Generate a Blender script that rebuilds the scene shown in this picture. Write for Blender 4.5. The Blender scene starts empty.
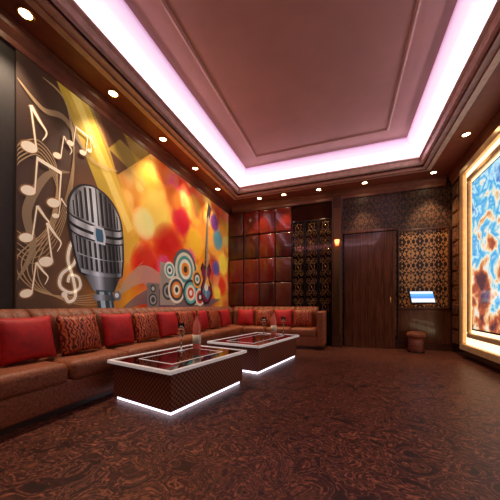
import bpy, bmesh, math, random
from mathutils import Vector, Matrix
random.seed(7)
scene = bpy.context.scene
scene.view_settings.view_transform = 'Standard'
COL = scene.collection
pi = math.pi

# ------------------------------------------------------------ materials
def base_mat(name):
    m = bpy.data.materials.new(name); m.use_nodes = True
    nt = m.node_tree; b = nt.nodes['Principled BSDF']
    return m, nt, b
def mat(name, col, rough=0.5, metal=0.0, emis=0.0, ecol=None, coat=0.0, trans=0.0, alpha=1.0, noise=0.08, nscale=12, bump=0.0):
    m, nt, b = base_mat(name)
    b.inputs['Roughness'].default_value = rough
    b.inputs['Metallic'].default_value = metal
    b.inputs['Coat Weight'].default_value = coat
    b.inputs['Transmission Weight'].default_value = trans
    b.inputs['Alpha'].default_value = alpha
    c = (*col, 1)
    if noise > 0:
        tc = nt.nodes.new('ShaderNodeTexCoord'); n = nt.nodes.new('ShaderNodeTexNoise')
        n.inputs['Scale'].default_value = nscale; n.inputs['Detail'].default_value = 5
        nt.links.new(tc.outputs['Object'], n.inputs['Vector'])
        r = nt.nodes.new('ShaderNodeValToRGB')
        r.color_ramp.elements[0].position = .3; r.color_ramp.elements[1].position = .7
        r.color_ramp.elements[0].color = (*[x*(1-noise*2) for x in col], 1)
        r.color_ramp.elements[1].color = (*[min(1, x*(1+noise*2)) for x in col], 1)
        nt.links.new(n.outputs['Fac'], r.inputs['Fac'])
        nt.links.new(r.outputs['Color'], b.inputs['Base Color'])
        if bump > 0:
            bu = nt.nodes.new('ShaderNodeBump'); bu.inputs['Strength'].default_value = bump; bu.inputs['Distance'].default_value = .006
            nt.links.new(n.outputs['Fac'], bu.inputs['Height']); nt.links.new(bu.outputs[0], b.inputs['Normal'])
    else:
        b.inputs['Base Color'].default_value = c
    if emis > 0:
        b.inputs['Emission Color'].default_value = (*(ecol or col), 1)
        b.inputs['Emission Strength'].default_value = emis
    return m
def M(nt, op, a, b=None, c=None):
    n = nt.nodes.new('ShaderNodeMath'); n.operation = op
    for i, v in enumerate((a, b, c)):
        if v is None: continue
        if isinstance(v, (int, float)): n.inputs[i].default_value = v
        else: nt.links.new(v, n.inputs[i])
    return n.outputs[0]
def ramp(nt, fac, stops, interp='LINEAR'):
    r = nt.nodes.new('ShaderNodeValToRGB'); cr = r.color_ramp; cr.interpolation = interp
    while len(cr.elements) < len(stops): cr.elements.new(0.5)
    for e, (p, c) in zip(cr.elements, stops):
        e.position = p; e.color = (*c, 1)
    nt.links.new(fac, r.inputs['Fac'])
    return r.outputs['Color']
def xyz(nt):
    tc = nt.nodes.new('ShaderNodeTexCoord'); s = nt.nodes.new('ShaderNodeSeparateXYZ')
    nt.links.new(tc.outputs['Object'], s.inputs[0])
    return tc.outputs['Object'], s.outputs[0], s.outputs[1], s.outputs[2]

def damask(name, c0, c1, px, pz, rough=.4, metal=.0, k=4.2):
    m, nt, b = base_mat(name)
    v, x, y, z = xyz(nt)
    fx = M(nt, 'COSINE', M(nt, 'MULTIPLY', x, 2*pi/px))
    fz = M(nt, 'COSINE', M(nt, 'MULTIPLY', z, 2*pi/pz))
    f = M(nt, 'ADD', fx, fz)
    det = M(nt, 'MULTIPLY', M(nt, 'COSINE', M(nt, 'MULTIPLY', x, 10*pi/px)), M(nt, 'COSINE', M(nt, 'MULTIPLY', z, 8*pi/pz)))
    f = M(nt, 'ADD', f, M(nt, 'MULTIPLY', det, .42))
    s = M(nt, 'SINE', M(nt, 'MULTIPLY', f, k))
    s = M(nt, 'MULTIPLY_ADD', s, .5, .5)
    c = ramp(nt, s, [(.0, c0), (.5, c0), (.62, c1), (1, c1)])
    nt.links.new(c, b.inputs['Base Color'])
    b.inputs['Roughness'].default_value = rough; b.inputs['Metallic'].default_value = metal
    return m

m_wall = mat('dark wall paint', (.03, .022, .022), .6)
m_soffit = mat('soffit brown plaster', (.27, .070, .040), .45)
m_panel = mat('tray ceiling plaster', (.62, .36, .35), .5, noise=.03, nscale=2)
m_beige = mat('beige moulding', (.66, .45, .38), .4)
m_wood = mat('dark walnut', (.075, .024, .013), .3, coat=.3)
m_black = mat('black lacquer', (.003, .0025, .0025), .04, coat=.6, noise=0)
m_gold = mat('gilt metal', (.80, .50, .16), .25, metal=1, noise=0)
m_bronze = mat('dark bronze', (.20, .11, .05), .3, metal=.9, noise=0)
m_blackiron = mat('black iron', (.015, .012, .010), .25, metal=.3, noise=0)
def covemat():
    m, nt, b = base_mat('cove painted glow')
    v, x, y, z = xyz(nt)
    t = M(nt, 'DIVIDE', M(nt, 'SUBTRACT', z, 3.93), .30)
    c = ramp(nt, t, [(0, (1, .93, .97)), (.55, (1, .86, .95)), (.85, (.80, .52, .80)), (1, (.45, .24, .36))])  # glow and its fade to pink painted into the cove's emission
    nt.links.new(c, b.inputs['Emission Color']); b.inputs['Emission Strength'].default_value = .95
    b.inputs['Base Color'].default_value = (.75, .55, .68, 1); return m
m_cove = covemat()
m_strip = mat('cove led strip', (1, 1, 1), .4, emis=11, ecol=(1, .76, .86), noise=0)
m_lens = mat('downlight lens', (1, .9, .7), .4, emis=30, ecol=(1, .78, .45), noise=0)
m_led = mat('white led strip', (1, 1, 1), .4, emis=2.2, ecol=(.95, .85, 1), noise=0)
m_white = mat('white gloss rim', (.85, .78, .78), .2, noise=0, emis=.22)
m_red = mat('red velvet', (.46, .008, .014), .6, noise=.1, nscale=20)
m_leather = mat('tan brown upholstery', (.27, .080, .034), .52, noise=.20, nscale=45, bump=.35)
m_leather2 = mat('tan brown upholstery back', (.22, .062, .026), .55, noise=.22, nscale=45, bump=.4)
m_plinth = mat('sofa plinth', (.05, .018, .012), .4)
m_glass = mat('clear glass', (1, 1, 1), .02, trans=1, noise=0)
m_wine = mat('rose wine', (.85, .40, .22), .05, noise=0, trans=.85)
m_bottle = mat('rose bottle glass', (.80, .20, .14), .06, noise=0, coat=.6, trans=.35, emis=.05)
m_label = mat('paper label', (.90, .82, .68), .6, noise=.02)
m_foil = mat('gilt foil', (.75, .35, .12), .3, metal=.7, noise=0)

# floor carpet
def carpet():
    m, nt, b = base_mat('patterned carpet')
    v, x, y, z = xyz(nt)
    n1 = nt.nodes.new('ShaderNodeTexNoise'); n1.inputs['Scale'].default_value = 4.2; n1.inputs['Detail'].default_value = 3
    n1.inputs['Distortion'].default_value = 2.6; n1.inputs['Roughness'].default_value = .5
    nt.links.new(v, n1.inputs['Vector'])
    g1 = ramp(nt, n1.outputs['Fac'], [(.25, (.016, .004, .004)), (.40, (.040, .009, .007)), (.435, (.20, .070, .042)), (.47, (.032, .007, .006)), (.53, (.075, .018, .013)), (.56, (.27, .10, .058)), (.59, (.04, .009, .007)), (.66, (.15, .050, .030)), (.70, (.02, .005, .005))])
    n2 = nt.nodes.new('ShaderNodeTexNoise'); n2.inputs['Scale'].default_value = 40; n2.inputs['Detail'].default_value = 3
    nt.links.new(v, n2.inputs['Vector'])
    s = ramp(nt, n2.outputs['Fac'], [(.3, (.55, .5, .5)), (.5, (.95, .92, .9)), (.65, (1.35, 1.25, 1.15)), (.75, (1.7, 1.5, 1.3))])
    mx = nt.nodes.new('ShaderNodeMixRGB'); mx.blend_type = 'MULTIPLY'; mx.inputs[0].default_value = 1
    nt.links.new(g1, mx.inputs[1]); nt.links.new(s, mx.inputs[2])
    nt.links.new(mx.outputs[0], b.inputs['Base Color'])
    b.inputs['Roughness'].default_value = .42; b.inputs['Specular IOR Level'].default_value = .4
    return m
m_carpet = carpet()
def swirl():
    m, nt, b = base_mat('swirl pattern fabric')
    v, x, y, z = xyz(nt)
    w = nt.nodes.new('ShaderNodeTexWave'); w.inputs['Scale'].default_value = 9
    w.inputs['Distortion'].default_value = 11; w.inputs['Detail'].default_value = 1.5; w.inputs['Detail Scale'].default_value = 1.6
    nt.links.new(v, w.inputs['Vector'])
    c = ramp(nt, w.outputs['Fac'], [(0, (.05, .005, .004)), (.30, (.10, .008, .006)), (.45, (.40, .02, .012)), (.75, (.48, .05, .02)), (1, (.60, .20, .06))])
    nt.links.new(c, b.inputs['Base Color']); b.inputs['Roughness'].default_value = .5
    return m
m_swirl = swirl()
def wicker():
    m, nt, b = base_mat('woven wicker')
    v, x, y, z = xyz(nt)
    h = M(nt, 'ADD', x, y)
    a = M(nt, 'SINE', M(nt, 'MULTIPLY', h, 2*pi/.05)); c = M(nt, 'SINE', M(nt, 'MULTIPLY', z, 2*pi/.05))
    s = M(nt, 'MULTIPLY_ADD', M(nt, 'MULTIPLY', a, c), .5, .5)
    cc = ramp(nt, s, [(.1, (.05, .010, .008)), (.5, (.16, .04, .026)), (.9, (.34, .11, .065))])
    nt.links.new(cc, b.inputs['Base Color']); b.inputs['Roughness'].default_value = .35
    bu = nt.nodes.new('ShaderNodeBump'); bu.inputs['Strength'].default_value = .5; bu.inputs['Distance'].default_value = .01
    nt.links.new(s, bu.inputs['Height']); nt.links.new(bu.outputs[0], b.inputs['Normal'])
    return m
m_wicker = wicker()
m_damask_dark = damask('dark damask wallpaper', (.018, .008, .007), (.11, .048, .028), .36, .5)
m_damask_gold = damask('gold damask wallpaper', (.030, .012, .008), (.60, .31, .12), .35, .54, .30, .25, k=4.6)
def planks():
    m, nt, b = base_mat('walnut planks')
    v, x, y, z = xyz(nt)
    w = M(nt, 'FRACT', M(nt, 'MULTIPLY', x, 5.9))
    line = ramp(nt, w, [(0, (.45, .45, .45)), (.04, (.45, .45, .45)), (.06, (1, 1, 1)), (1, (.85, .85, .85))])
    mp = nt.nodes.new('ShaderNodeMapping'); mp.inputs['Scale'].default_value = (14, 3, .8)
    nt.links.new(v, mp.inputs[0])
    n = nt.nodes.new('ShaderNodeTexNoise'); n.inputs['Scale'].default_value = 3; n.inputs['Detail'].default_value = 6
    nt.links.new(mp.outputs[0], n.inputs['Vector'])
    c = ramp(nt, n.outputs['Fac'], [(.3, (.06, .019, .010)), (.7, (.15, .050, .025))])
    mx = nt.nodes.new('ShaderNodeMixRGB'); mx.blend_type = 'MULTIPLY'; mx.inputs[0].default_value = 1
    nt.links.new(c, mx.inputs[1]); nt.links.new(line, mx.inputs[2])
    nt.links.new(mx.outputs[0], b.inputs['Base Color']); b.inputs['Roughness'].default_value = .22; b.inputs['Coat Weight'].default_value = .3
    return m
m_planks = planks()

# ------------------------------------------------------------ mesh helpers
class MB:
    def __init__(s): s.v = []; s.f = []; s.mi = []; s.mats = []; s.smooth = []
    def m(s, mt):
        if mt not in s.mats: s.mats.append(mt)
        return s.mats.index(mt)
    def add(s, verts, faces, mt, smooth=False):
        o = len(s.v); s.v += [tuple(v) for v in verts]; k = s.m(mt)
        for f in faces:
            s.f.append(tuple(o+i for i in f)); s.mi.append(k); s.smooth.append(smooth)
    def box(s, x0, x1, y0, y1, z0, z1, mt, bev=0.0, seg=2):
        if bev > 0:
            bm = bmesh.new(); bmesh.ops.create_cube(bm, size=1)
            for v in bm.verts:
                v.co = Vector(((x0+x1)/2+v.co.x*(x1-x0), (y0+y1)/2+v.co.y*(y1-y0), (z0+z1)/2+v.co.z*(z1-z0)))
            bmesh.ops.bevel(bm, geom=list(bm.edges), offset=bev, segments=seg, profile=.5, affect='EDGES')
            bm.verts.index_update()
            s.add([v.co[:] for v in bm.verts], [[v.index for v in f.verts] for f in bm.faces], mt, seg > 2)
            bm.free()
        else:
            vs = [(x, y, z) for z in (z0, z1) for y in (y0, y1) for x in (x0, x1)]
            s.add(vs, [(0, 2, 3, 1), (4, 5, 7, 6), (0, 1, 5, 4), (2, 6, 7, 3), (0, 4, 6, 2), (1, 3, 7, 5)], mt)
    def lathe(s, prof, mt, seg=24, c=(0, 0, 0)):
        vs = []; fs = []
        for r, z in prof:
            for i in range(seg):
                a = 2*pi*i/seg; vs.append((c[0]+r*math.cos(a), c[1]+r*math.sin(a), c[2]+z))
        for j in range(len(prof)-1):
            for i in range(seg):
                i2 = (i+1) % seg
                fs.append((j*seg+i, j*seg+i2, (j+1)*seg+i2, (j+1)*seg+i))
        s.add(vs, fs, mt, True)
    def tube(s, pts, r, mt, seg=8, closed=False):
        pts = [Vector(p) for p in pts]; n = len(pts); vs = []; fs = []
        for i, p in enumerate(pts):
            if closed: t = pts[(i+1) % n]-pts[i-1]
            else: t = pts[min(i+1, n-1)]-pts[max(i-1, 0)]
            t.normalize(); up = Vector((0, 1, 0)) if abs(t.y) < .9 else Vector((1, 0, 0))
            a = t.cross(up).normalized(); b = t.cross(a)
            for k in range(seg):
                q = 2*pi*k/seg; vs.append(p+a*(r*math.cos(q))+b*(r*math.sin(q)))
        for i in range(n if closed else n-1):
            j = (i+1) % n
            for k in range(seg):
                k2 = (k+1) % seg; fs.append((i*seg+k, i*seg+k2, j*seg+k2, j*seg+k))
        if not closed:
            fs.append(tuple(range(seg))); fs.append(tuple((n-1)*seg+k for k in range(seg)))
        s.add(vs, fs, mt, True)
    def obj(s, name, loc=(0, 0, 0), parent=None, label=None, cat=None, kind=None, group=None, rot=(0, 0, 0), recalc=True):
        me = bpy.data.meshes.new(name); me.from_pydata(s.v, [], s.f)
        for m_ in s.mats: me.materials.append(m_)
        for p, k, sm in zip(me.polygons, s.mi, s.smooth): p.material_index = k; p.use_smooth = sm
        if recalc:
            bm = bmesh.new(); bm.from_mesh(me); bmesh.ops.recalc_face_normals(bm, faces=bm.faces); bm.to_mesh(me); bm.free()
        me.update()
        o = bpy.data.objects.new(name, me); COL.objects.link(o); o.location = loc; o.rotation_euler = rot
        if parent: o.parent = parent
        tag(o, label, cat, kind, group); return o
def tag(o, label=None, cat=None, kind=None, group=None):
    if label: o['label'] = label
    if cat: o['category'] = cat
    if kind: o['kind'] = kind
    if group: o['group'] = group
def empty(name, loc, rot=(0, 0, 0), label=None, cat=None, group=None):
    o = bpy.data.objects.new(name, None); COL.objects.link(o); o.location = loc; o.rotation_euler = rot
    o.empty_display_size = .1; tag(o, label, cat, None, group); return o

# ------------------------------------------------------------ room shell
XL, XR, YB, YN, ZC = -3.155, 2.2, 6.8, -1.6, 3.79
T = .15
b = MB(); b.box(XL-T, XR+T, YN-T, YB+T, -T, 0, m_carpet); b.obj('floor', label='dark reddish brown patterned carpet floor', kind='structure', cat='floor')
b = MB(); b.box(XL-T, XL, YN-T, YB+T, 0, ZC+.6, m_wall); b.obj('wall_left', label='long dark wall behind the mural', kind='structure', cat='wall')
b = MB(); b.box(XR, XR+T, YN-T, YB+T, 0, ZC+.6, m_wood); b.obj('wall_right', label='dark walnut wall with the large screen', kind='structure', cat='wall')
b = MB(); b.box(XL, XR, YN-T, YN, 0, ZC+.6, m_wall); b.obj('wall_near', label='plain dark wall', kind='structure', cat='wall')
b = MB(); b.box(XL, XR, YB, YB+T, 0, ZC+.6, m_damask_dark); b.obj('wall_back', label='back wall in dark damask wallpaper', kind='structure', cat='wall')

# ceiling soffit with tray opening
def ring(b, r0, z0, r1, z1, mt):
    (a0, a1, c0, c1), (d0, d1, e0, e1) = r0, r1
    vs = [(a0, c0, z0), (a1, c0, z0), (a1, c1, z0), (a0, c1, z0), (d0, e0, z1), (d1, e0, z1), (d1, e1, z1), (d0, e1, z1)]
    b.add(vs, [(0, 1, 5, 4), (1, 2, 6, 5), (2, 3, 7, 6), (3, 0, 4, 7)], mt)
def grow(r, g): return (r[0]-g, r[1]+g, r[2]-g, r[3]+g)
R0 = (XL, XR, YN, YB); RO = (-2.56, 1.48, -.6, 6.1); RI = grow(RO, -.36)
b = MB(); ring(b, R0, ZC, RO, ZC, m_soffit); ring(b, RO, ZC, RO, ZC+.1, m_soffit)
b.obj('ceiling', label='reddish brown dropped ceiling around a tray', kind='structure', cat='ceiling', recalc=False)
b = MB()
ring(b, grow(RO, .16), ZC-.002, grow(RO, .16), ZC-.04, m_beige); ring(b, grow(RO, .16), ZC-.04, grow(RO, .07), ZC-.055, m_beige)
ring(b, grow(RO, .07), ZC-.055, grow(RO, .07), ZC-.03, m_soffit)
ring(b, grow(RO, .07), ZC-.03, grow(RO, 0), ZC-.02, m_beige); ring(b, RO, ZC-.02, RO, ZC+.03, m_soffit)
ring(b, RO, ZC+.03, grow(RO, -.04), ZC+.05, m_beige); ring(b, grow(RO, -.04), ZC+.05, grow(RO, -.06), ZC+.12, m_beige)
ring(b, grow(RO, -.06), ZC+.12, grow(RO, -.10), ZC+.14, m_beige); ring(b, grow(RO, -.10), ZC+.14, grow(RO, -.10), ZC+.16, m_beige); ring(b, grow(RO, -.10), ZC+.16, grow(RO, .02), ZC+.16, m_beige)
b.obj('trim_1', label='stepped beige moulding around the ceiling tray', kind='structure', cat='moulding', recalc=False)
cl = empty('cove_light', (0, 0, 0), label='glowing pinkish white cove light in the ceiling tray', cat='light')
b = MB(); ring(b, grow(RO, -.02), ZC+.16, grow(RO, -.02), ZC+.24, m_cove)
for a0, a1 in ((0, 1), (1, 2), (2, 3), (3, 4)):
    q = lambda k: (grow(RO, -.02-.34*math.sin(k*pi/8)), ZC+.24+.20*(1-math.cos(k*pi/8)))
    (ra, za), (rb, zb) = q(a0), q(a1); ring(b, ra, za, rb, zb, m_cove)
b.obj('cove_glow_surface', parent=cl, label='curved glowing cove surface', recalc=False)
b = MB(); ring(b, grow(RO, -.075), ZC+.168, grow(RO, -.035), ZC+.168, m_strip); b.obj('led_strip', parent=cl, recalc=False)
ZP = ZC+.44
b = MB(); b.box(RI[0]-.02, RI[1]+.02, RI[2]-.02, RI[3]+.02, ZP, ZP+.1, m_panel)
b.obj('ceiling_panel', label='raised dusty pink tray ceiling panel', kind='structure', cat='ceiling')
b = MB(); RJ = grow(RI, -.36)
ring(b, RJ, ZP-.001, RJ, ZP-.015, m_panel); ring(b, RJ, ZP-.015, grow(RJ, -.02), ZP-.022, m_beige); ring(b, grow(RJ, -.02), ZP-.022, grow(RJ, -.045), ZP-.015, m_panel); ring(b, grow(RJ, -.045), ZP-.015, grow(RJ, -.045), ZP-.001, m_panel)
b.obj('trim_2', label='thin rectangular moulding on the tray ceiling', kind='structure', cat='moulding', recalc=False)
m_crown = mat('dark crown moulding', (.24, .085, .055), .4)
def crown(name, run, lab):
    b = MB()
    prof = [(0, 3.60), (.03, 3.60), (.035, 3.66), (.09, 3.72), (.10, 3.76), (.13, 3.765), (.13, 3.788), (0, 3.788)]
    n = len(prof); (p0, p1, nx, ny) = run; vs = []
    for p in (p0, p1):
        for d, z in prof: vs.append((p[0]+nx*d, p[1]+ny*d, z))
    fs = [(i, (i+1) % n, n+(i+1) % n, n+i) for i in range(n)]+[tuple(range(n)), tuple(range(n, 2*n))]
    b.add(vs, fs, m_crown); b.obj(name, label=lab, kind='structure', cat='moulding')
crown('trim_3', ((XL+.001, YN), (XL+.001, YB-.002), 1, 0), 'dark crown moulding above the mural')
crown('trim_4', ((XL+.14, YB-.001), (XR-.14, YB-.001), 0, -1), 'dark crown moulding along the back wall')
crown('trim_5', ((XR-.001, YN), (XR-.001, YB-.002), -1, 0), 'dark crown moulding above the screen wall')
b = MB(); b.box(-.25, XR-.02, YB-.03, YB-.001, 0, .14, m_wood, .006); b.obj('baseboard_back', label='dark walnut baseboard', kind='structure', cat='baseboard')
b = MB(); b.box(XR-.03, XR-.001, YN, YB-.04, 0, .14, m_black, .006); b.obj('baseboard_right', label='black baseboard', kind='structure', cat='baseboard')

# ------------------------------------------------------------ mural
MY0, MY1, MZ0, MZ1 = 1.66, 6.76, .86, 3.59
MX = XL+.03
OY, OZ = (MY0+MY1)/2, MZ0
MURAL_GLOW = .22  # mural is no lamp; slight glow added so it reads bright
def mural_bg():
    m, nt, b = base_mat('mural painted background')
    v, x, y, z = xyz(nt)
    n = nt.nodes.new('ShaderNodeTexNoise'); n.inputs['Scale'].default_value = 1.1; n.inputs['Detail'].default_value = 2
    nt.links.new(v, n.inputs['Vector'])
    t = M(nt, 'ADD', M(nt, 'DIVIDE', M(nt, 'ADD', y, 2.55), 5.1), M(nt, 'MULTIPLY', M(nt, 'SUBTRACT', n.outputs['Fac'], .5), .22))
    t = M(nt, 'ADD', t, M(nt, 'MULTIPLY', M(nt, 'SUBTRACT', z, 1.3), -.035))
    c = ramp(nt, t, [(0, (.050, .024, .015)), (.10, (.10, .045, .022)), (.17, (.19, .08, .03)), (.24, (.42, .15, .025)), (.32, (.82, .34, .015)), (.38, (.72, .07, .008)), (.50, (.60, .012, .012)), (.62, (.75, .09, .015)), (.74, (.82, .34, .015)), (.84, (.50, .04, .04)), (.92, (.80, .45, .04)), (1, (.6, .12, .03))])
    cb = nt.nodes.new('ShaderNodeCombineXYZ'); nt.links.new(y, cb.inputs[0]); nt.links.new(z, cb.inputs[1])
    mask = ramp(nt, t, [(.20, (0, 0, 0)), (.34, (1, 1, 1))])
    mask2 = ramp(nt, z, [(.2, (0, 0, 0)), (.6, (1, 1, 1))])
    for s, off, al, pal in ((1.15, 3.1, .8, [(0, (.75, .01, .01)), (.3, (.95, .32, .01)), (.55, (1, .70, .06)), (.8, (.85, .05, .02)), (1, (.75, .01, .18))]),
                            (2.0, 8.4, .65, [(0, (1, .5, .02)), (.35, (.85, .02, .02)), (.6, (1, .85, .25)), (.8, (.9, .2, .01)), (1, (.9, .06, .30))]),
                            (3.6, 1.7, .5, [(0, (1, .8, .25)), (.5, (.9, .08, .03)), (1, (1, .5, .05))])):
        mp = nt.nodes.new('ShaderNodeMapping'); mp.inputs['Location'].default_value = (off, off*.7, 0)
        nt.links.new(cb.outputs[0], mp.inputs[0])
        vo = nt.nodes.new('ShaderNodeTexVoronoi'); vo.voronoi_dimensions = '2D'; vo.inputs['Scale'].default_value = s; vo.inputs['Randomness'].default_value = .85
        nt.links.new(mp.outputs[0], vo.inputs['Vector'])
        f = ramp(nt, vo.outputs['Distance'], [(0, (al,)*3), (.22, (al*.9,)*3), (.45, (0, 0, 0))])
        sp = nt.nodes.new('ShaderNodeSeparateXYZ'); nt.links.new(vo.outputs['Color'], sp.inputs[0])
        cc = ramp(nt, sp.outputs[0], pal)
        f = M(nt, 'MULTIPLY', M(nt, 'MULTIPLY', f, mask), mask2)
        mx = nt.nodes.new('ShaderNodeMixRGB'); nt.links.new(f, mx.inputs[0]); nt.links.new(c, mx.inputs[1]); nt.links.new(cc, mx.inputs[2])
        c = mx.outputs[0]
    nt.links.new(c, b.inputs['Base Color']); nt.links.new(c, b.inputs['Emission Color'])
    b.inputs['Emission Strength'].default_value = MURAL_GLOW; b.inputs['Roughness'].default_value = .5
    return m
cache = {}
def art(col, a=1.0):
    if not isinstance(col, tuple): return col
    k = (tuple(round(c, 3) for c in col), a)
    if k not in cache:
        m, nt, b = base_mat('mural ink'); b.inputs['Base Color'].default_value = (*col, 1)
        b.inputs['Emission Color'].default_value = (*col, 1); b.inputs['Emission Strength'].default_value = MURAL_GLOW
        b.inputs['Roughness'].default_value = .5; b.inputs['Alpha'].default_value = a
        cache[k] = m
    return cache[k]
MC = 2.60
def gradmat(name, stops, half):
    m, nt, b = base_mat(name)
    v, x, y, z = xyz(nt)
    yy = M(nt, 'ADD', M(nt, 'SUBTRACT', y, MC-OY), M(nt, 'MULTIPLY', M(nt, 'SUBTRACT', z, 1.84-OZ), .10))
    t = M(nt, 'MULTIPLY_ADD', yy, .5/half, .5)
    c = ramp(nt, t, stops)
    zr = ramp(nt, M(nt, 'MULTIPLY_ADD', z, .55, .02), [(0, (.35, .42, .52)), (.5, (.8, .8, .82)), (.8, (1.1, 1.07, 1.02)), (1, (.8, .76, .72))])
    mx = nt.nodes.new('ShaderNodeMixRGB'); mx.blend_type = 'MULTIPLY'; mx.inputs[0].default_value = 1
    nt.links.new(c, mx.inputs[1]); nt.links.new(zr, mx.inputs[2])
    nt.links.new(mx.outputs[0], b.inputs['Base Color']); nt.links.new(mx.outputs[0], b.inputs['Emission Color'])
    b.inputs['Emission Strength'].default_value = MURAL_GLOW; b.inputs['Roughness'].default_value = .5
    return m
g = lambda k, t=1.0: (k*.96, k*1.0, k*1.08*t)
m_chrome = gradmat('mural chrome shading', [(0, g(.02)), (.07, g(.35)), (.16, g(.08)), (.32, g(.42)), (.42, g(.90)), (.52, g(.20)), (.74, g(.03)), (.86, g(.10)), (.94, g(.55)), (1, g(.02))], .40)
m_chrome2 = gradmat('mural chrome bars', [(0, g(.06)), (.12, g(.65)), (.27, g(.35)), (.40, g(1.2)), (.54, g(.35)), (.78, g(.07)), (.93, g(.70)), (1, g(.05))], .40)
m_slot = gradmat('mural slot shading', [(0, g(.004)), (.3, g(.018)), (.42, g(.05)), (.6, g(.008)), (1, g(.004))], .40)
mu = MB()
mu.box(-.028, 0, MY0-OY, MY1-OY, 0, MZ1-MZ0, mural_bg())
layer = [0.0008]
def P(pts, col, a=1.0):
    layer[0] += .00006
    q = [(layer[0], min(max(Y, MY0), MY1)-OY, min(max(Z, MZ0), MZ1)-OZ) for (Y, Z) in pts]
    mu.add(q, [tuple(range(len(q)))], art(col, a))
def ell(cy, cz, ry, rz, col, a=1.0, n=28, rot=0):
    P([(cy+ry*math.cos(t)*math.cos(rot)-rz*math.sin(t)*math.sin(rot), cz+ry*math.cos(t)*math.sin(rot)+rz*math.sin(t)*math.cos(rot)) for t in [2*pi*i/n for i in range(n)]], col, a)
def soft(cy, cz, r, col, a):
    for k in range(6): ell(cy, cz, r*(1.05-.09*k), r*(1.05-.09*k), col, round(a/3.4, 3))
def cat(pts, n=8):
    out = []; pts = [pts[0]]+list(pts)+[pts[-1]]
    for i in range(1, len(pts)-2):
        p0, p1, p2, p3 = [Vector(p) for p in pts[i-1:i+3]]
        for k in range(n):
            t = k/n
            out.append(.5*((2*p1)+(p2-p0)*t+(2*p0-5*p1+4*p2-p3)*t*t+(3*p1-p0-3*p2+p3)*t**3))
    out.append(Vector(pts[-2])); return out
def stroke(pts, w0, w1, col, a=1.0, n=8):
    layer[0] += .00006
    c = cat(pts, n); N = len(c); vs = []; fs = []
    for i, p in enumerate(c):
        t = (c[min(i+1, N-1)]-c[max(i-1, 0)]).normalized(); nn = Vector((-t.y, t.x))
        w = (w0+(w1-w0)*i/(N-1))/2
        if w0 < 0: w = abs(w0)/2*math.sin(pi*(i+.3)/(N-.4))+.004
        for s in (1, -1):
            q = p+nn*w*s
            vs.append((layer[0], min(max(q.x, MY0), MY1)-OY, min(max(q.y, MZ0), MZ1)-OZ))
    for i in range(N-1): fs.append((2*i, 2*i+1, 2*i+3, 2*i+2))
    mu.add(vs, fs, art(col, a))
# light beams
P([(2.05, 3.59), (2.45, 3.59), (3.35, 2.1), (3.1, 1.6)], (.80, .55, .06), .65)
P([(2.2, 3.59), (2.33, 3.59), (3.2, 2.2), (3.1, 2.1)], (1, .85, .3), .6)
P([(2.1, 3.59), (2.5, 3.59), (3.3, 2.4), (3.2, 2.0)], (.9, .65, .1), .25)
P([(2.6, 3.59), (3.6, 3.59), (2.9, 2.9)], (.09, .035, .02), .85)
P([(2.75, 3.2), (2.95, 3.45), (6.7, 2.6), (6.7, 2.0)], (1, .7, .1), .25)
P([(3.0, 3.59), (3.5, 3.59), (5.6, 1.4), (5.0, 1.2)], (1, .6, .05), .22)
P([(4.6, 3.59), (4.9, 3.59), (3.1, 1.2), (2.9, 1.4)], (1, .3, .1), .15)
soft(3.75, 2.60, .42, (1, .76, .14), .9); soft(3.45, 2.35, .26, (1, .90, .4), .9)
soft(4.1, 2.1, .44, (.70, .008, .01), .85); soft(4.5, 2.7, .32, (.80, .01, .05), .85)
soft(5.0, 2.35, .36, (1, .65, .05), .8); soft(3.5, 1.70, .34, (.75, .01, .01), .85)
soft(3.95, 1.72, .20, (.95, .10, .30), .7); soft(4.25, 3.1, .24, (.95, .28, .02), .8); soft(4.8, 2.0, .22, (.95, .12, .35), .7)
soft(6.1, 2.7, .28, (.10, .40, .50), .85); soft(6.4, 2.1, .30, (.95, .80, .1), .9)
soft(5.9, 3.1, .22, (.20, .06, .30), .85); soft(6.0, 1.95, .2, (.10, .15, .45), .85); soft(6.35, 1.5, .26, (.75, .03, .02), .9); soft(6.05, 1.3, .2, (.95, .75, .1), .85)
# splash at the bottom
stroke([(2.9, 1.15), (3.4, 1.50), (3.9, 1.30), (4.4, 1.12), (5.0, 1.1)], -.4, .1, (.50, .40, .32), .6)
stroke([(3.0, .95), (3.6, 1.15), (4.2, 1.02), (5.2, 1.0), (6.2, 1.15)], -.35, .1, (.14, .12, .14), .75)
def speaker(y0, y1, z0, z1, c):
    P([(y0, z0), (y1, z0), (y1, z1), (y0, z1)], c)
    cy = (y0+y1)/2; h = z1-z0; r = (y1-y0)*.36
    for k, cc in ((1, (.03, .03, .03)), (.75, (.35, .33, .32)), (.45, (.05, .05, .05))): ell(cy, z0+h*.33, r*k, r*k, cc)
    for k, cc in ((.6, (.03, .03, .03)), (.35, (.5, .5, .5))): ell(cy, z0+h*.78, r*k, r*k, cc)
speaker(3.50, 3.80, .95, 1.38, (.20, .17, .15)); speaker(3.83, 4.28, 1.0, 1.78, (.36, .29, .24)); speaker(4.95, 5.25, 1.0, 1.75, (.6, .5, .36))
def record(cy, cz, r, cols):
    for i, c in enumerate(cols): ell(cy, cz, r*(1-i/len(cols)), r*(1-i/len(cols)), c)
record(4.62, 1.74, .42, [(.08, .12, .12), (.70, .64, .50), (.08, .30, .28), (.85, .78, .62), (.80, .25, .02), (.06, .04, .03)])
record(4.32, 1.30, .27, [(.75, .68, .55), (.06, .06, .07), (.80, .25, .03), (.85, .78, .6), (.03, .03, .03)])
record(4.82, 1.26, .29, [(.04, .04, .05), (.12, .48, .42), (.80, .72, .58), (.70, .06, .02), (.9, .85, .75)])
record(5.08, 1.58, .20, [(.85, .35, .04), (.06, .05, .05), (.80, .72, .58), (.08, .32, .32)])
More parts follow.
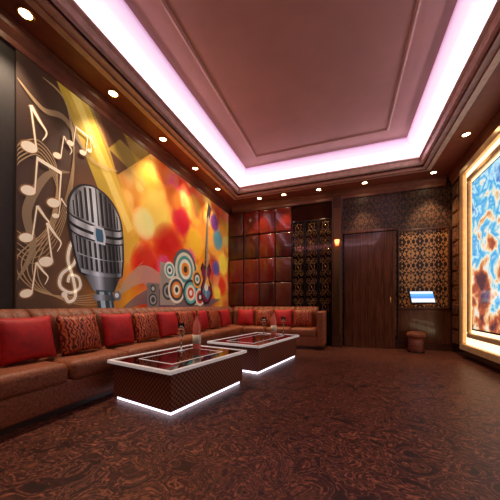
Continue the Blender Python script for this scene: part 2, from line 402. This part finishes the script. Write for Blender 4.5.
record(5.20, 1.18, .20, [(.8, .74, .6), (.7, .05, .03), (.05, .05, .06), (.85, .8, .7)])
record(4.10, 1.66, .16, [(.8, .74, .6), (.1, .35, .33), (.85, .8, .7), (.05, .05, .05)])
# electric guitar
gd = (.02, .012, .02)
stroke([(5.45, 1.75), (5.50, 2.4), (5.57, 3.15)], .12, .08, gd)
P([(5.50, 3.1), (5.64, 3.1), (5.74, 3.38), (5.58, 3.48)], gd)
body = [(5.25, 1.15), (5.4, 1.0), (5.6, 1.03), (5.78, 1.25), (5.74, 1.5), (5.62, 1.62), (5.72, 1.85), (5.64, 2.05), (5.52, 1.88), (5.42, 1.88), (5.3, 2.0), (5.22, 1.85), (5.34, 1.6), (5.22, 1.4)]
P(body, gd); P([(5.5+(y-5.5)*.82, 1.45+(z-1.45)*.86) for y, z in body], (.22, .02, .05))
P([(5.3, 1.3), (5.55, 1.12), (5.68, 1.3), (5.4, 1.5)], (.08, .25, .40)); P([(5.4, 1.5), (5.66, 1.45), (5.55, 1.7)], (.85, .45, .05))
ell(5.48, 1.42, .09, .09, (.9, .8, .6))
for k in (-.025, 0, .025): stroke([(5.47+k, 1.2), (5.51+k, 2.4), (5.58+k, 3.15)], .008, .008, (.8, .7, .5), n=2)
for k in range(10): P([(5.43+k*.012, 1.95+k*.12), (5.55+k*.012, 1.95+k*.12), (5.55+k*.012, 1.965+k*.12), (5.43+k*.012, 1.965+k*.12)], (.5, .35, .2))
# staves and notes on the brown part
cream = (1.0, .86, .66); tan = (.50, .32, .16)
for i in range(5):
    o = i*.05
    stroke([(1.6, 2.35+o), (1.85, 2.62+o*.8), (2.05, 2.35+o), (2.02-o*.3, 1.9), (1.85-o, 1.45), (1.95-o*.5, 1.15), (2.4, 1.0+o*.6), (2.9, 1.12+o), (3.4, 1.5+o)], .012, .010, tan, .9)
for i in range(5):
    o = i*.06
    stroke([(1.66, 1.75-o), (1.85, 1.7-o), (2.1, 2.1-o), (2.25, 2.9-o), (2.15, 3.4), (1.9, 3.5)], .010, .008, tan, .8)
stroke([(1.66, 3.3), (1.9, 3.15), (2.15, 3.2), (2.5, 2.9), (2.9, 2.95)], -.06, .02, (.55, .38, .2), .5)
stroke([(1.66, 1.25), (1.8, 1.6), (1.75, 2.0), (1.95, 2.45), (2.2, 2.6)], -.08, .02, (.5, .34, .2), .5)
def note(Y, Z, s, lean=.15, double=False):
    for gk, gc, ga in ((2.2, (.55, .30, .14), .3), (1.5, (.75, .48, .25), .4), (1, cream, 1.0)):
        h = .14*s*(gk*.25+.75); hv = .095*s*(gk*.3+.7)
        ell(Y, Z, h, hv, gc, ga, rot=.4)
        stroke([(Y+.12*s, Z+.02*s), (Y+.12*s+lean*s, Z+.8*s)], .028*s*gk, .028*s*gk, gc, ga, n=2)
        if double:
            ell(Y+.5*s, Z-.08*s, h, hv, gc, ga, rot=.4)
            stroke([(Y+.62*s, Z-.06*s), (Y+.62*s+lean*s, Z+.72*s)], .028*s*gk, .028*s*gk, gc, ga, n=2)
            P([(Y+.11*s+lean*s, Z+.8*s), (Y+.63*s+lean*s, Z+.72*s), (Y+.63*s+lean*s, Z+.64*s), (Y+.11*s+lean*s, Z+.72*s)], gc, ga)
        else:
            stroke([(Y+.12*s+lean*s, Z+.8*s), (Y+.28*s+lean*s, Z+.6*s), (Y+.40*s+lean*s, Z+.45*s), (Y+.32*s+lean*s, Z+.25*s)], .065*s*gk, .012*s, gc, ga)
note(1.77, 2.66, .56, -.1); note(1.76, 2.20, .50, .05, True); note(1.74, 1.70, .46, .1); note(2.05, 2.72, .34, .1)
note(1.93, 1.48, .54, -.1, False); note(1.74, 1.12, .42, .1); note(2.2, 2.95, .32, .1, True); note(2.03, 2.02, .28, .1); note(2.45, 3.0, .25, -.1)
tc_pts = [(2.13, 1.12), (2.18, 1.04), (2.26, 1.10), (2.24, 1.3), (2.17, 1.55), (2.22, 1.75), (2.29, 1.68), (2.24, 1.5), (2.1, 1.36), (2.08, 1.22), (2.2, 1.15), (2.32, 1.22), (2.3, 1.34), (2.2, 1.36), (2.17, 1.27)]
stroke(tc_pts, .07, .06, (.75, .5, .28), .4); stroke(tc_pts, .036, .030, (1, .90, .75))
ell(2.13, 1.12, .035, .035, (1, .90, .75))
# vintage microphone, drawn as a rounded chrome head with curved bands
RW = .385
def mk(pts, col, a=1): P([(MC+y-(z-1.9)*.10, z-.06) for y, z in pts], col, a)
def headw(z):
    if z > 2.15: return RW*max(0, 1-((z-2.15)/.46)**2.1)**.5
    return RW-.075*((2.15-z)/.68)**2.2
def sag(x): return .075*max(0, 1-(x/.40)**2)**.5
zs = [1.50+i*(2.608-1.50)/40 for i in range(41)]
bot = [(-.30+.6*i/12, 1.50-sag(-.39+.78*i/12)) for i in range(13)]
def outline(s): return [(headw(z)*s, z) for z in zs]+[(-headw(z)*s, z) for z in reversed(zs)]+bot
mk([(y*1.08, 2.02+(z-2.02)*1.035) for y, z in outline(1)], (.012, .012, .016))
mk(outline(1), m_chrome)
def band(za, zb, mm, hw=RW+.012):
    xs = [-hw+2*hw*i/20 for i in range(21)]
    for i in range(20):
        x0, x1 = xs[i], xs[i+1]
        mk([(x0, za-sag(x0)), (x1, za-sag(x1)), (x1, zb-sag(x1)), (x0, zb-sag(x0))], mm)
for i in range(-7, 8):
    ph = i/7.6*pi/2; x = math.sin(ph)*.375; w = .020*max(.35, math.cos(ph))
    for (za, zb) in ((1.58, 1.96), (2.20, 2.60)):
        sg = sag(x) if za < 2 else sag(x)*.8
        pts = [z for z in [za-sg+(zb-za+(sg if za > 2 else 0))*k/20 for k in range(21)] if headw(z)*.94 > abs(x)+w]
        if len(pts) < 2: continue
        mk([(x-w, pts[0]), (x+w, pts[0]), (x+w, pts[-1]), (x-w, pts[-1])], m_slot)
        mk([(x+w, pts[0]), (x+w*1.5, pts[0]), (x+w*1.5, pts[-1]), (x+w, pts[-1])], m_chrome2)
band(1.97, 2.19, m_slot); band(1.99, 2.05, m_chrome2); band(2.09, 2.165, m_chrome2); band(1.52, 1.57, m_chrome2, .31)
band(1.74, 1.755, m_chrome2, .36)
mk([(-.075, 1.88), (.075, 1.88), (.095, 1.99), (.075, 2.11), (-.075, 2.11), (-.095, 1.99)], (.62, .66, .7)); mk([(-.05, 1.91), (.05, 1.91), (.06, 1.99), (.05, 2.08), (-.05, 2.08), (-.06, 1.99)], (.05, .14, .24))
mk([(-.045, 2.11), (.045, 2.11), (.040, 2.595), (-.040, 2.595)], m_chrome2); mk([(-.012, 2.12), (.012, 2.12), (.010, 2.595), (-.010, 2.595)], (.06, .06, .07))
mk([(-.27, 1.44), (.27, 1.44), (.16, 1.24), (-.16, 1.24)], m_chrome)
mk([(-.13, 1.26), (.13, 1.26), (.13, .80), (-.13, .80)], (.03, .055, .08)); mk([(-.08, 1.24), (-.01, 1.24), (-.01, .80), (-.08, .80)], (.40, .55, .62)); mk([(.06, 1.24), (.09, 1.24), (.09, .80), (.06, .80)], (.2, .28, .32))
mk([(-.17, 1.12), (.17, 1.12), (.17, 1.2), (-.17, 1.2)], m_chrome); ell(MC+.28, 1.13, .07, .07, (.15, .17, .2)); ell(MC+.27, 1.14, .035, .035, (.7, .74, .78))
mu.obj('wall_mural', loc=(MX, OY, OZ), label='colourful wall mural of a vintage microphone, notes and speakers', cat='mural', recalc=False)
mural_front = MX+layer[0]

# ------------------------------------------------------------ red lacquer panel wall
m_lac = [mat('red lacquer bright', (.17, .014, .009), .2, coat=.4), mat('red lacquer dark', (.065, .010, .007), .2, coat=.4), mat('red lacquer brown', (.11, .025, .015), .24, coat=.4)]
b = MB(); px0, px1 = -3.10, -1.30; pz0, pz1 = .3, 3.58
b.box(px0, px1, YB-.04, YB-.002, pz0, pz1, m_black)
nc, nr = 4, 5; cw = (px1-px0)/nc; rh = (pz1-pz0)/nr
pat = [0, 1, 2, 0, 1, 2, 2, 0, 0, 2, 1]
for i in range(nc):
    for j in range(nr):
        mt = m_lac[pat[(i*3+j*4) % 11]]
        b.box(px0+i*cw+.010, px0+(i+1)*cw-.010, YB-.085, YB-.035, pz0+j*rh+.010, pz0+(j+1)*rh-.010, mt, .03, 4)
b.obj('wall_panelling', label='glossy wine red square padded wall panels above the sofa', cat='wall panel')

# ------------------------------------------------------------ lattice screens
m_backing = mat('dark amber backing', (.050, .016, .010), .08, metal=.7, noise=.3, nscale=3)  # dark sheet standing in for the dark depth behind the lattice
b = MB(); b.box(-1.29, -.30, YB-.03, YB-.002, .1, 3.58, m_backing); b.obj('lattice_backing', label='dark amber sheet for the dark depth behind the lattice screens', cat='mirror')
W = .31
def scr():
    b = MB(); w = W/2; h = 3.15
    for x in (-w, w-.02): b.box(x, x+.02, -.015, .015, 0, h, m_blackiron, .003)
    for z in (0, .8, h-.03): b.box(-w, w, -.014, .014, z, z+.03, m_blackiron, .003)
    nz = 9
    for q in range(nz):
        cz = .95+(h-1.12)*q/(nz-1)
        if q % 2 == 0:
            b.tube([(.07*math.cos(t), 0, cz+.095*math.sin(t)) for t in [2*pi*k/20 for k in range(20)]], .007, m_bronze, 6, True)
            b.lathe([(0, -.030), (.012, -.018), (.018, 0), (.012, .018), (0, .030)], m_gold, 10, (0, 0, cz))
        for sx in (-1, 1):
            for sz in (-1, 1):
                pts = []
                for k in range(26):
                    t = k/25; a = t*2.0*pi*1.5; r = .066*(1-t*.85)
                    pts.append((sx*(.072+r*math.cos(a+pi)), 0, cz+sz*(.085+r*1.25*math.sin(a))))
                b.tube(pts, .0065, m_blackiron if (q+sx) % 2 else m_bronze, 6)
                b.lathe([(0, -.012), (.012, 0), (0, .012)], m_gold, 8, (sx*.072, 0, cz+sz*.085))
        c2 = [(0, 0, cz-.13), (.03, 0, cz-.06), (0, 0, cz), (-.03, 0, cz+.06), (0, 0, cz+.13)]
        b.tube(c2, .006, m_bronze, 6)
    for k in range(1, 6): b.box(-w+k*W/6-.006, -w+k*W/6+.006, -.008, .008, .03, .8, m_blackiron)
    return b
so = scr().obj('lattice_screen', loc=(-1.13, YB-.080, 0), label='black and gilt scrollwork lattice screen', cat='screen', group='scrollwork lattice screens')
for k in (1, 2):
    c = so.copy(); c.location.x = -1.13+k*.335; COL.objects.link(c)
b = MB(); b.box(-.29, -.06, YB-.30, YB-.003, 0, 3.58, m_wood, .01); b.box(-.25, -.10, YB-.315, YB-.295, .3, 3.3, m_bronze, .005)
b.obj('trim_6', label='dark walnut column beside the lattice', kind='structure', cat='column')

# ------------------------------------------------------------ door, damask panel
b = MB(); b.box(-.02, 1.08, YB-.10, YB-.004, 0, 2.70, m_planks, .005)
d = b.obj('door_1', label='dark walnut plank door', kind='structure', cat='door')
b = MB(); b.box(-.06, 1.12, YB-.12, YB-.004, 2.705, 2.77, m_planks, .01)
b.obj('trim_7', label='walnut door head rail', kind='structure', cat='door frame')
hb = MB(); hb.tube([(0, 0, 0), (0, -.05, 0), (0, -.05, .18), (0, 0, .18)], .01, m_gold, 8); hb.obj('handle', loc=(.97, YB-.105, 1.0), parent=d, label='small gilt door handle')
b = MB(); b.box(1.16, 2.12, YB-.03, YB-.004, .95, 2.66, m_damask_gold)
for x0, x1, z0, z1 in ((1.14, 2.14, .90, .95), (1.14, 2.14, 2.66, 2.71), (1.14, 1.17, .9, 2.7), (2.10, 2.14, .9, 2.7)): b.box(x0, x1, YB-.05, YB-.004, z0, z1, m_wood, .006)
b.obj('wallpaper_panel', label='framed gold and brown damask wallpaper panel', cat='wall panel')
b = MB(); b.box(1.14, 2.16, YB-.035, YB-.004, .15, .89, m_planks); b.obj('trim_8', label='walnut wainscot below the damask', kind='structure', cat='wainscot')

# sconce
s = empty('wall_sconce', (-.175, YB-.32, 2.45), label='small red glowing wall sconce on dark column', cat='lamp')
b = MB(); b.box(-.04, .04, -.01, .01, -.06, .06, m_gold, .005); b.tube([(0, 0, 0), (0, -.07, -.02)], .01, m_gold); b.obj('bracket', parent=s)
b = MB(); b.lathe([(.0, -.03), (.03, -.03), (.05, .02), (.055, .07), (.05, .07), (.0, .07)], mat('red glass shade', (.9, .1, .04), .3, emis=7, ecol=(1, .16, .05), noise=0), 16, (0, -.08, 0)); b.obj('lamp_shade', parent=s)

# ------------------------------------------------------------ touch screen monitor on arm
def monitor_screen():
    m, nt, bb = base_mat('song menu screen')
    v, x, y, z = xyz(nt)
    r = ramp(nt, M(nt, 'MULTIPLY_ADD', z, 3.0, .5), [(0, (.75, .85, 1)), (.35, (.85, .9, 1)), (.4, (.05, .2, .8)), (.7, (.1, .45, .95)), (.75, (.9, .9, 1)), (1, (.6, .7, 1))])
    nt.links.new(r, bb.inputs['Emission Color']); bb.inputs['Emission Strength'].default_value = 1.3
    bb.inputs['Base Color'].default_value = (.02, .02, .02, 1); return m
mo = empty('touch_monitor', (1.50, 6.30, 1.16), (-.45, 0, .18), label='small lit touch screen monitor on a black wall arm', cat='monitor')
b = MB(); b.box(-.24, .24, -.02, .02, -.15, .15, m_black, .012); b.obj('housing', parent=mo)
b = MB(); b.box(-.215, .215, -.024, -.0205, -.125, .125, monitor_screen()); b.obj('screen', parent=mo, label='glowing blue and white song menu')
b = MB(); b.tube([(0, .02, 0), (0, .16, -.06), (0, .40, .12)], .018, m_black); b.box(-.06, .06, .36, .40, .02, .2, m_black, .005); b.obj('arm', parent=mo)

# stool
st = empty('stool', (1.42, 6.42, 0), label='small round brown upholstered stool by the wainscot', cat='stool')
b = MB(); b.lathe([(0, .30), (.15, .30), (.175, .32), (.18, .37), (.16, .41), (.10, .43), (0, .432)], m_leather2, 28); b.obj('seat', parent=st)
b = MB(); b.lathe([(0, .02), (.14, .02), (.15, .04), (.14, .15), (.15, .30), (0, .30)], m_wicker, 28); b.obj('base', parent=st)
b = MB(); b.lathe([(0, 0), (.16, 0), (.165, .02), (.14, .025), (0, .025)], m_black, 28); b.obj('foot_ring', parent=st)

# ------------------------------------------------------------ right wall: square niches and screen
b = MB()
m_sq = mat('mirror tile', (.34, .18, .10), .15, metal=.6, noise=.2, nscale=3)
y0, y1 = 6.15, 6.72
b.box(XR-.03, XR-.002, y0, y1, .16, 3.58, m_black)
for i in range(2):
    for j in range(11):
        yy = y0+.01+i*.28; zz = .2+j*.305
        b.box(XR-.05, XR-.025, yy, yy+.265, zz, zz+.275, m_gold, .006)
        b.box(XR-.056, XR-.045, yy+.02, yy+.245, zz+.02, zz+.255, m_sq, .004)
b.obj('mirror_tile_panel', label='column of small gilt framed mirror tiles', cat='wall panel')
def tvmat():
    m, nt, bb = base_mat('video screen picture')
    v, x, y, z = xyz(nt)
    n = nt.nodes.new('ShaderNodeTexNoise'); n.inputs['Scale'].default_value = 3.2; n.inputs['Detail'].default_value = 8; n.inputs['Distortion'].default_value = .4
    nt.links.new(v, n.inputs['Vector'])
    t = M(nt, 'ADD', n.outputs['Fac'], M(nt, 'MULTIPLY', M(nt, 'SUBTRACT', z, 1.9), .10))
    c = ramp(nt, t, [(.28, (.10, .04, .05)), (.38, (.55, .12, .05)), (.44, (.90, .55, .25)), (.49, (.90, .85, .75)), (.54, (.20, .60, .80)), (.60, (.05, .35, .75)), (.66, (.55, .88, 1.0)), (.75, (.05, .22, .60)), (.9, (.02, .08, .30))])
    nt.links.new(c, bb.inputs['Emission Color']); bb.inputs['Emission Strength'].default_value = 1.05
    bb.inputs['Base Color'].default_value = (.02, .02, .02, 1); bb.inputs['Roughness'].default_value = .15; return m
m_warm = mat('warm backlit border', (1, .9, .7), .4, emis=1.8, ecol=(1, .80, .50), noise=0)
m_gilt = mat('cream gilt frame', (.78, .48, .22), .3, metal=.4, emis=.06)
tv = empty('video_wall_screen', (XR-.004, 4.52, 0), label='large video screen in backlit gilt frame', cat='television')
yh = 1.60; zl, zh = .15, 3.59
def frame(name, g0, g1, d0, d1, mt, lab=None, bev=.0):
    b = MB(); a0, a1 = yh-g0, yh-g1
    for (ya, yb, za, zb) in ((-a0, a0, zl+g0, zl+g1), (-a0, a0, zh-g1, zh-g0), (-a0, -a1, zl+g1, zh-g1), (a1, a0, zl+g1, zh-g1)): b.box(-d1, -d0, ya, yb, za, zb, mt, bev)
    b.obj(name, parent=tv, label=lab)
frame('outer_frame', 0, .12, .001, .12, m_gilt, 'cream gilt outer frame', .02)
frame('light_border', .12, .25, .001, .05, m_warm, 'warm white backlit border')
frame('inner_frame', .25, .34, .001, .10, m_gilt, 'gilt inner frame', .02)
frame('inner_light', .34, .40, .001, .05, m_warm, 'thin warm backlit line')
b = MB(); b.box(-.07, -.002, -yh+.40, yh-.40, zl+.40, zh-.40, m_black, .005); b.obj('bezel', parent=tv)
b = MB(); b.box(-.078, -.0705, -yh+.43, yh-.43, zl+.43, zh-.43, tvmat()); b.obj('screen', parent=tv, label='vivid blue and orange video picture')

# ------------------------------------------------------------ sofa
def tufted(name, w, h, th, cx, cz, parent, loc, rot=0):
    b = MB(); N = 8; nx, nz = cx*N, max(cz*N, 12); vs = []; fs = []
    for j in range(nz+1):
        for i in range(nx+1):
            u, v = i/nx, j/nz
            pf = (abs(math.sin(pi*u*cx))*(abs(math.sin(pi*v*cz)) if cz > 1 else 1))**.5
            er = min(1, (min(u, 1-u)*w)/.05); ev = min(1, ((1-v)*h)/.12)
            d = (th-.05)*(.35+.65*math.sin(ev*pi/2))*(.85+.15*er)+.05*pf*(.4+.6*ev)
            vs.append((u*w-w/2, -d, v*h-(1-pf)*.02*(v > .95)))
    o = len(vs)
    for j in range(nz+1):
        for i in range(nx+1): vs.append((i/nx*w-w/2, 0, j/nz*h))
    idx = lambda i, j, s: s*o+j*(nx+1)+i
    for j in range(nz):
        for i in range(nx):
            fs.append((idx(i, j, 0), idx(i+1, j, 0), idx(i+1, j+1, 0), idx(i, j+1, 0)))
            fs.append((idx(i, j, 1), idx(i, j+1, 1), idx(i+1, j+1, 1), idx(i+1, j, 1)))
    for i in range(nx):
        for j in (0, nz): fs.append((idx(i, j, 0), idx(i+1, j, 0), idx(i+1, j, 1), idx(i, j, 1)))
    for j in range(nz):
        for i in (0, nx): fs.append((idx(i, j, 0), idx(i, j+1, 0), idx(i, j+1, 1), idx(i, j, 1)))
    b.add(vs, fs, m_leather2, True)
    return b.obj(name, loc=loc, parent=parent, rot=(0, 0, rot))
SX = mural_front+.012; SB = YB-.125
sofa = empty('sectional_sofa', (SX, 6.0, 0), label='long tan brown upholstered channelled corner sofa below mural', cat='sofa')
def L(x, y, z): return (x-SX, y-6.0, z)
b = MB()
def lb(b, x0, x1, y0, y1, z0, z1, mt, bev=0, seg=2): b.box(x0-SX, x1-SX, y0-6, y1-6, z0, z1, mt, bev, seg)
SF = -2.42
lb(b, SX, SF-.05, .3, SB, .0, .06, m_plinth); lb(b, SF-.05, -.48, 6.04, SB, .0, .06, m_plinth)
b.obj('plinth', parent=sofa, label='dark recessed plinth')
b = MB(); lb(b, SX, SF, .3, SB, .06, .30, m_leather, .02, 3); lb(b, SF-.01, -.45, 5.98, SB, .06, .30, m_leather, .02, 3)
b.obj('base', parent=sofa)
BH = .67
n = 8; y = .3; step = (5.92-.3)/n
for i in range(n):
    b = MB(); lb(b, -2.98, SF+.03, y+i*step+.006, y+(i+1)*step-.006, .27, .47, m_leather, .065, 4); b.obj('seat_cushion', parent=sofa)
    tufted('back_cushion', step-.01, BH, .20, 5, 1, sofa, L(SX, y+(i+.5)*step, .29), pi/2)
b = MB(); lb(b, -2.98, SF+.03, 5.93, 6.50, .27, .47, m_leather, .065, 4); b.obj('seat_cushion', parent=sofa)
tufted('back_cushion', .72, BH, .20, 5, 1, sofa, L(SX, 6.29, .29), pi/2)
xs = [SF+.03, -1.79, -1.20, -.60]
for i in range(3):
    b = MB(); lb(b, xs[i]+.006, xs[i+1]-.006, 5.95, 6.50, .27, .47, m_leather, .065, 4); b.obj('seat_cushion', parent=sofa)
xs2 = [-2.88, -2.32, -1.75, -1.18, -.61]
for i in range(4):
    tufted('back_cushion', xs2[i+1]-xs2[i]-.008, BH, .20, 4, 1, sofa, L((xs2[i]+xs2[i+1])/2, SB, .29), 0)
b = MB(); lb(b, -.60, -.42, 5.96, SB, .06, .86, m_leather, .05, 4); b.obj('armrest', parent=sofa)

# throw pillows
def pillow_mesh(mt, s=.47, th=.19):
    b = MB(); N = 14; vs = []; fs = []
    for side in (1, -1):
        for j in range(N+1):
            for i in range(N+1):
                u, v = -1+2*i/N, -1+2*j/N
                k = max(0, (1-u*u)*(1-v*v))**.42
                x = u*(1-.07*(1-v*v))*s/2; z = v*(1-.07*(1-u*u))*s/2*.90
                vs.append((x, side*k*th/2, z))
    o = (N+1)**2
    for sd in range(2):
        for j in range(N):
            for i in range(N):
                a = sd*o+j*(N+1)+i; f = (a, a+1, a+N+2, a+N+1); fs.append(f if sd == 0 else f[::-1])
    b.add(vs, fs, mt, True); return b
def weld(o):
    bm = bmesh.new(); bm.from_mesh(o.data); bmesh.ops.remove_doubles(bm, verts=bm.verts, dist=.0005); bmesh.ops.recalc_face_normals(bm, faces=bm.faces); bm.to_mesh(o.data); bm.free()
proto = {}
def pillow(kind, x, y, rz, tilt=-.20, s=1):
    lab = {'r': 'plain red velvet throw pillow on tan sofa', 'p': 'red and black swirl patterned throw pillow on tan sofa'}[kind]
    if kind not in proto:
        o = pillow_mesh({'r': m_red, 'p': m_swirl}[kind]).obj('throw_pillow', label=lab, cat='pillow', group='throw pillows along the sofa'); weld(o); proto[kind] = o
    else:
        o = proto[kind].copy(); COL.objects.link(o)
    o.location = (x, y, .475+.213*s); o.rotation_euler = (tilt, random.uniform(-.04, .04), rz); o.scale = (s, s, s)
LX = -2.755
for k, y in (('r', 1.55), ('p', 2.06), ('r', 2.58), ('p', 3.08), ('r', 3.58), ('p', 4.10), ('r', 4.64), ('p', 5.20), ('r', 5.75)):
    pillow(k, LX, y, pi/2)
for k, x in (('r', -2.42), ('p', -1.93), ('r', -1.44), ('p', -.95)):
    pillow(k, x, 6.30, 0)

# ------------------------------------------------------------ coffee tables
def table(name, cx, cy, w, l, lab):
    t = empty(name, (cx, cy, 0), (0, 0, -math.radians(11)), label=lab, cat='table', group='low lounge tables')
    b = MB(); b.box(-w/2+.07, w/2-.07, -l/2+.07, l/2-.07, 0, .035, m_led); b.obj('light_strip', parent=t, label='white glowing light strip at the base')
    b = MB(); b.box(-w/2+.04, w/2-.04, -l/2+.04, l/2-.04, .035, .38, m_wicker, .01); b.obj('body', parent=t, label='woven brown body')
    b = MB(); r = .035
    for (x0, x1, y0, y1) in ((-w/2, w/2, -l/2, -l/2+r), (-w/2, w/2, l/2-r, l/2), (-w/2, -w/2+r, -l/2+r, l/2-r), (w/2-r, w/2, -l/2+r, l/2-r)):
        b.box(x0, x1, y0, y1, .385, .42, m_white, .005)
    b.obj('rim', parent=t, label='glossy white rim')
    b = MB(); b.box(-w/2+r, w/2-r, -l/2+r, l/2-r, .378, .414, m_black, .004)
    b.obj('top', parent=t, label='black glass top')
    b = MB(); ii = .22
    for (x0, x1, y0, y1) in ((-w/2+ii, w/2-ii, -l/2+ii, -l/2+ii+.014), (-w/2+ii, w/2-ii, l/2-ii-.014, l/2-ii), (-w/2+ii, -w/2+ii+.014, -l/2+ii, l/2-ii), (w/2-ii-.014, w/2-ii, -l/2+ii, l/2-ii)):
        b.box(x0, x1, y0, y1, .4135, .416, m_white)
    b.obj('inlay', parent=t, label='thin white rectangular inlay')
    return t
table('coffee_table', -1.777, 2.60, .96, 1.27, 'low woven table with black glass top and white rim')
table('coffee_table', -1.454, 4.37, .96, 1.60, 'longer low woven table with black glass top, white rim')
def bottle(x, y, z):
    t = empty('wine_bottle', (x, y, z), label='rose wine bottle with cream label on table', cat='bottle', group='wine bottles'); t.scale = (1.08, 1.08, 1.28)
    b = MB(); b.lathe([(0, 0), (.045, 0), (.05, .01), (.05, .21), (.045, .25), (.03, .28), (.019, .31), (.016, .36), (.016, .38), (0, .38)], m_bottle); b.obj('body', parent=t)
    b = MB(); b.lathe([(.0508, .06), (.0515, .06), (.0515, .15), (.0508, .15)], m_label); b.obj('paper_label', parent=t)
    b = MB(); b.lathe([(0, .41), (.017, .41), (.0185, .40), (.0185, .34), (.0165, .34)], m_foil); b.obj('foil_cap', parent=t)
def glass(x, y, z):
    t = empty('wine_glass', (x, y, z), label='clear stemmed wine glass with rose wine on table', cat='glass', group='wine glasses'); t.scale = (1.15, 1.15, 1.3)
    b = MB(); b.lathe([(0, 0), (.045, 0), (.045, .004), (.008, .012), (.006, .12), (.018, .135), (.038, .165), (.042, .20), (.036, .27), (.034, .27), (.040, .20), (.036, .167), (.016, .14), (0, .136)], m_glass); b.obj('bowl', parent=t)
    b = MB(); b.lathe([(0, .14), (.015, .143), (.035, .168), (.037, .178), (0, .178)], m_wine); b.obj('wine', parent=t)
ZT = .415
bottle(-1.86, 3.02, ZT); glass(-1.98, 2.84, ZT)
bottle(-1.30, 4.90, ZT); glass(-1.47, 4.80, ZT); glass(-1.13, 4.99, ZT)

# ------------------------------------------------------------ downlights
proto_d = None
def down(x, y, z=ZC, watt=45, cone=100, aim=None, col=(1, .70, .42)):
    global proto_d
    if proto_d is None:
        b = MB(); b.lathe([(.075, 0), (.075, -.012), (.055, -.014), (.05, -.004), (.05, 0)], m_gold, 20)
        b.lathe([(.05, -.004), (0, -.004)], m_lens, 20)
        proto_d = b.obj('downlight', label='small round warm recessed downlight in gilt ring', cat='light', group='ceiling downlights', recalc=False); o = proto_d
    else: o = proto_d.copy(); COL.objects.link(o)
    o.location = (x, y, z)
    l = bpy.data.lights.new('spot', 'SPOT'); l.energy = watt; l.spot_size = math.radians(cone); l.spot_blend = .7; l.color = col; l.shadow_soft_size = .05
    lo = bpy.data.objects.new('downlight_beam', l); COL.objects.link(lo); lo.location = (x, y, z-.03)
    if aim:
        dv = Vector(aim)-Vector(lo.location); lo.rotation_euler = dv.to_track_quat('-Z', 'Y').to_euler()
for y in (1.6, 2.6, 3.6, 4.6, 5.6): down(-2.87, y, aim=(-2.95, y, 1.5), watt=100, cone=80, col=(1, .78, .55))
for x in (-2.1, -1.45, -.6, .42): down(x, 6.46, watt=85, aim=(x, 6.66, 1.2), cone=62, col=(1, .64, .32))
down(1.75, 6.46, watt=130, aim=(1.75, 6.64, 1.2), cone=70, col=(1, .66, .34))
for y in (5.2, 3.9, 2.4): down(1.86, y, watt=70, cone=75)
for x, y in ((-2.87, .2), (1.86, .8), (-.6, -1.1), (.8, -1.1)): down(x, y, watt=75)  # unseen downlights, added out of view as fill for the room

w = bpy.data.worlds.new('world'); scene.world = w; w.use_nodes = True
w.node_tree.nodes['Background'].inputs[0].default_value = (.05, .03, .03, 1); w.node_tree.nodes['Background'].inputs[1].default_value = .3

# ------------------------------------------------------------ camera
cam = bpy.data.cameras.new('camera'); co = bpy.data.objects.new('camera', cam); COL.objects.link(co)
co.location = (0, 0, 1.0); co.rotation_euler = (pi/2, 0, math.radians(20.07))
cam.sensor_width = 36; cam.lens = 18.72; cam.shift_y = .11; cam.clip_start = .05
scene.camera = co
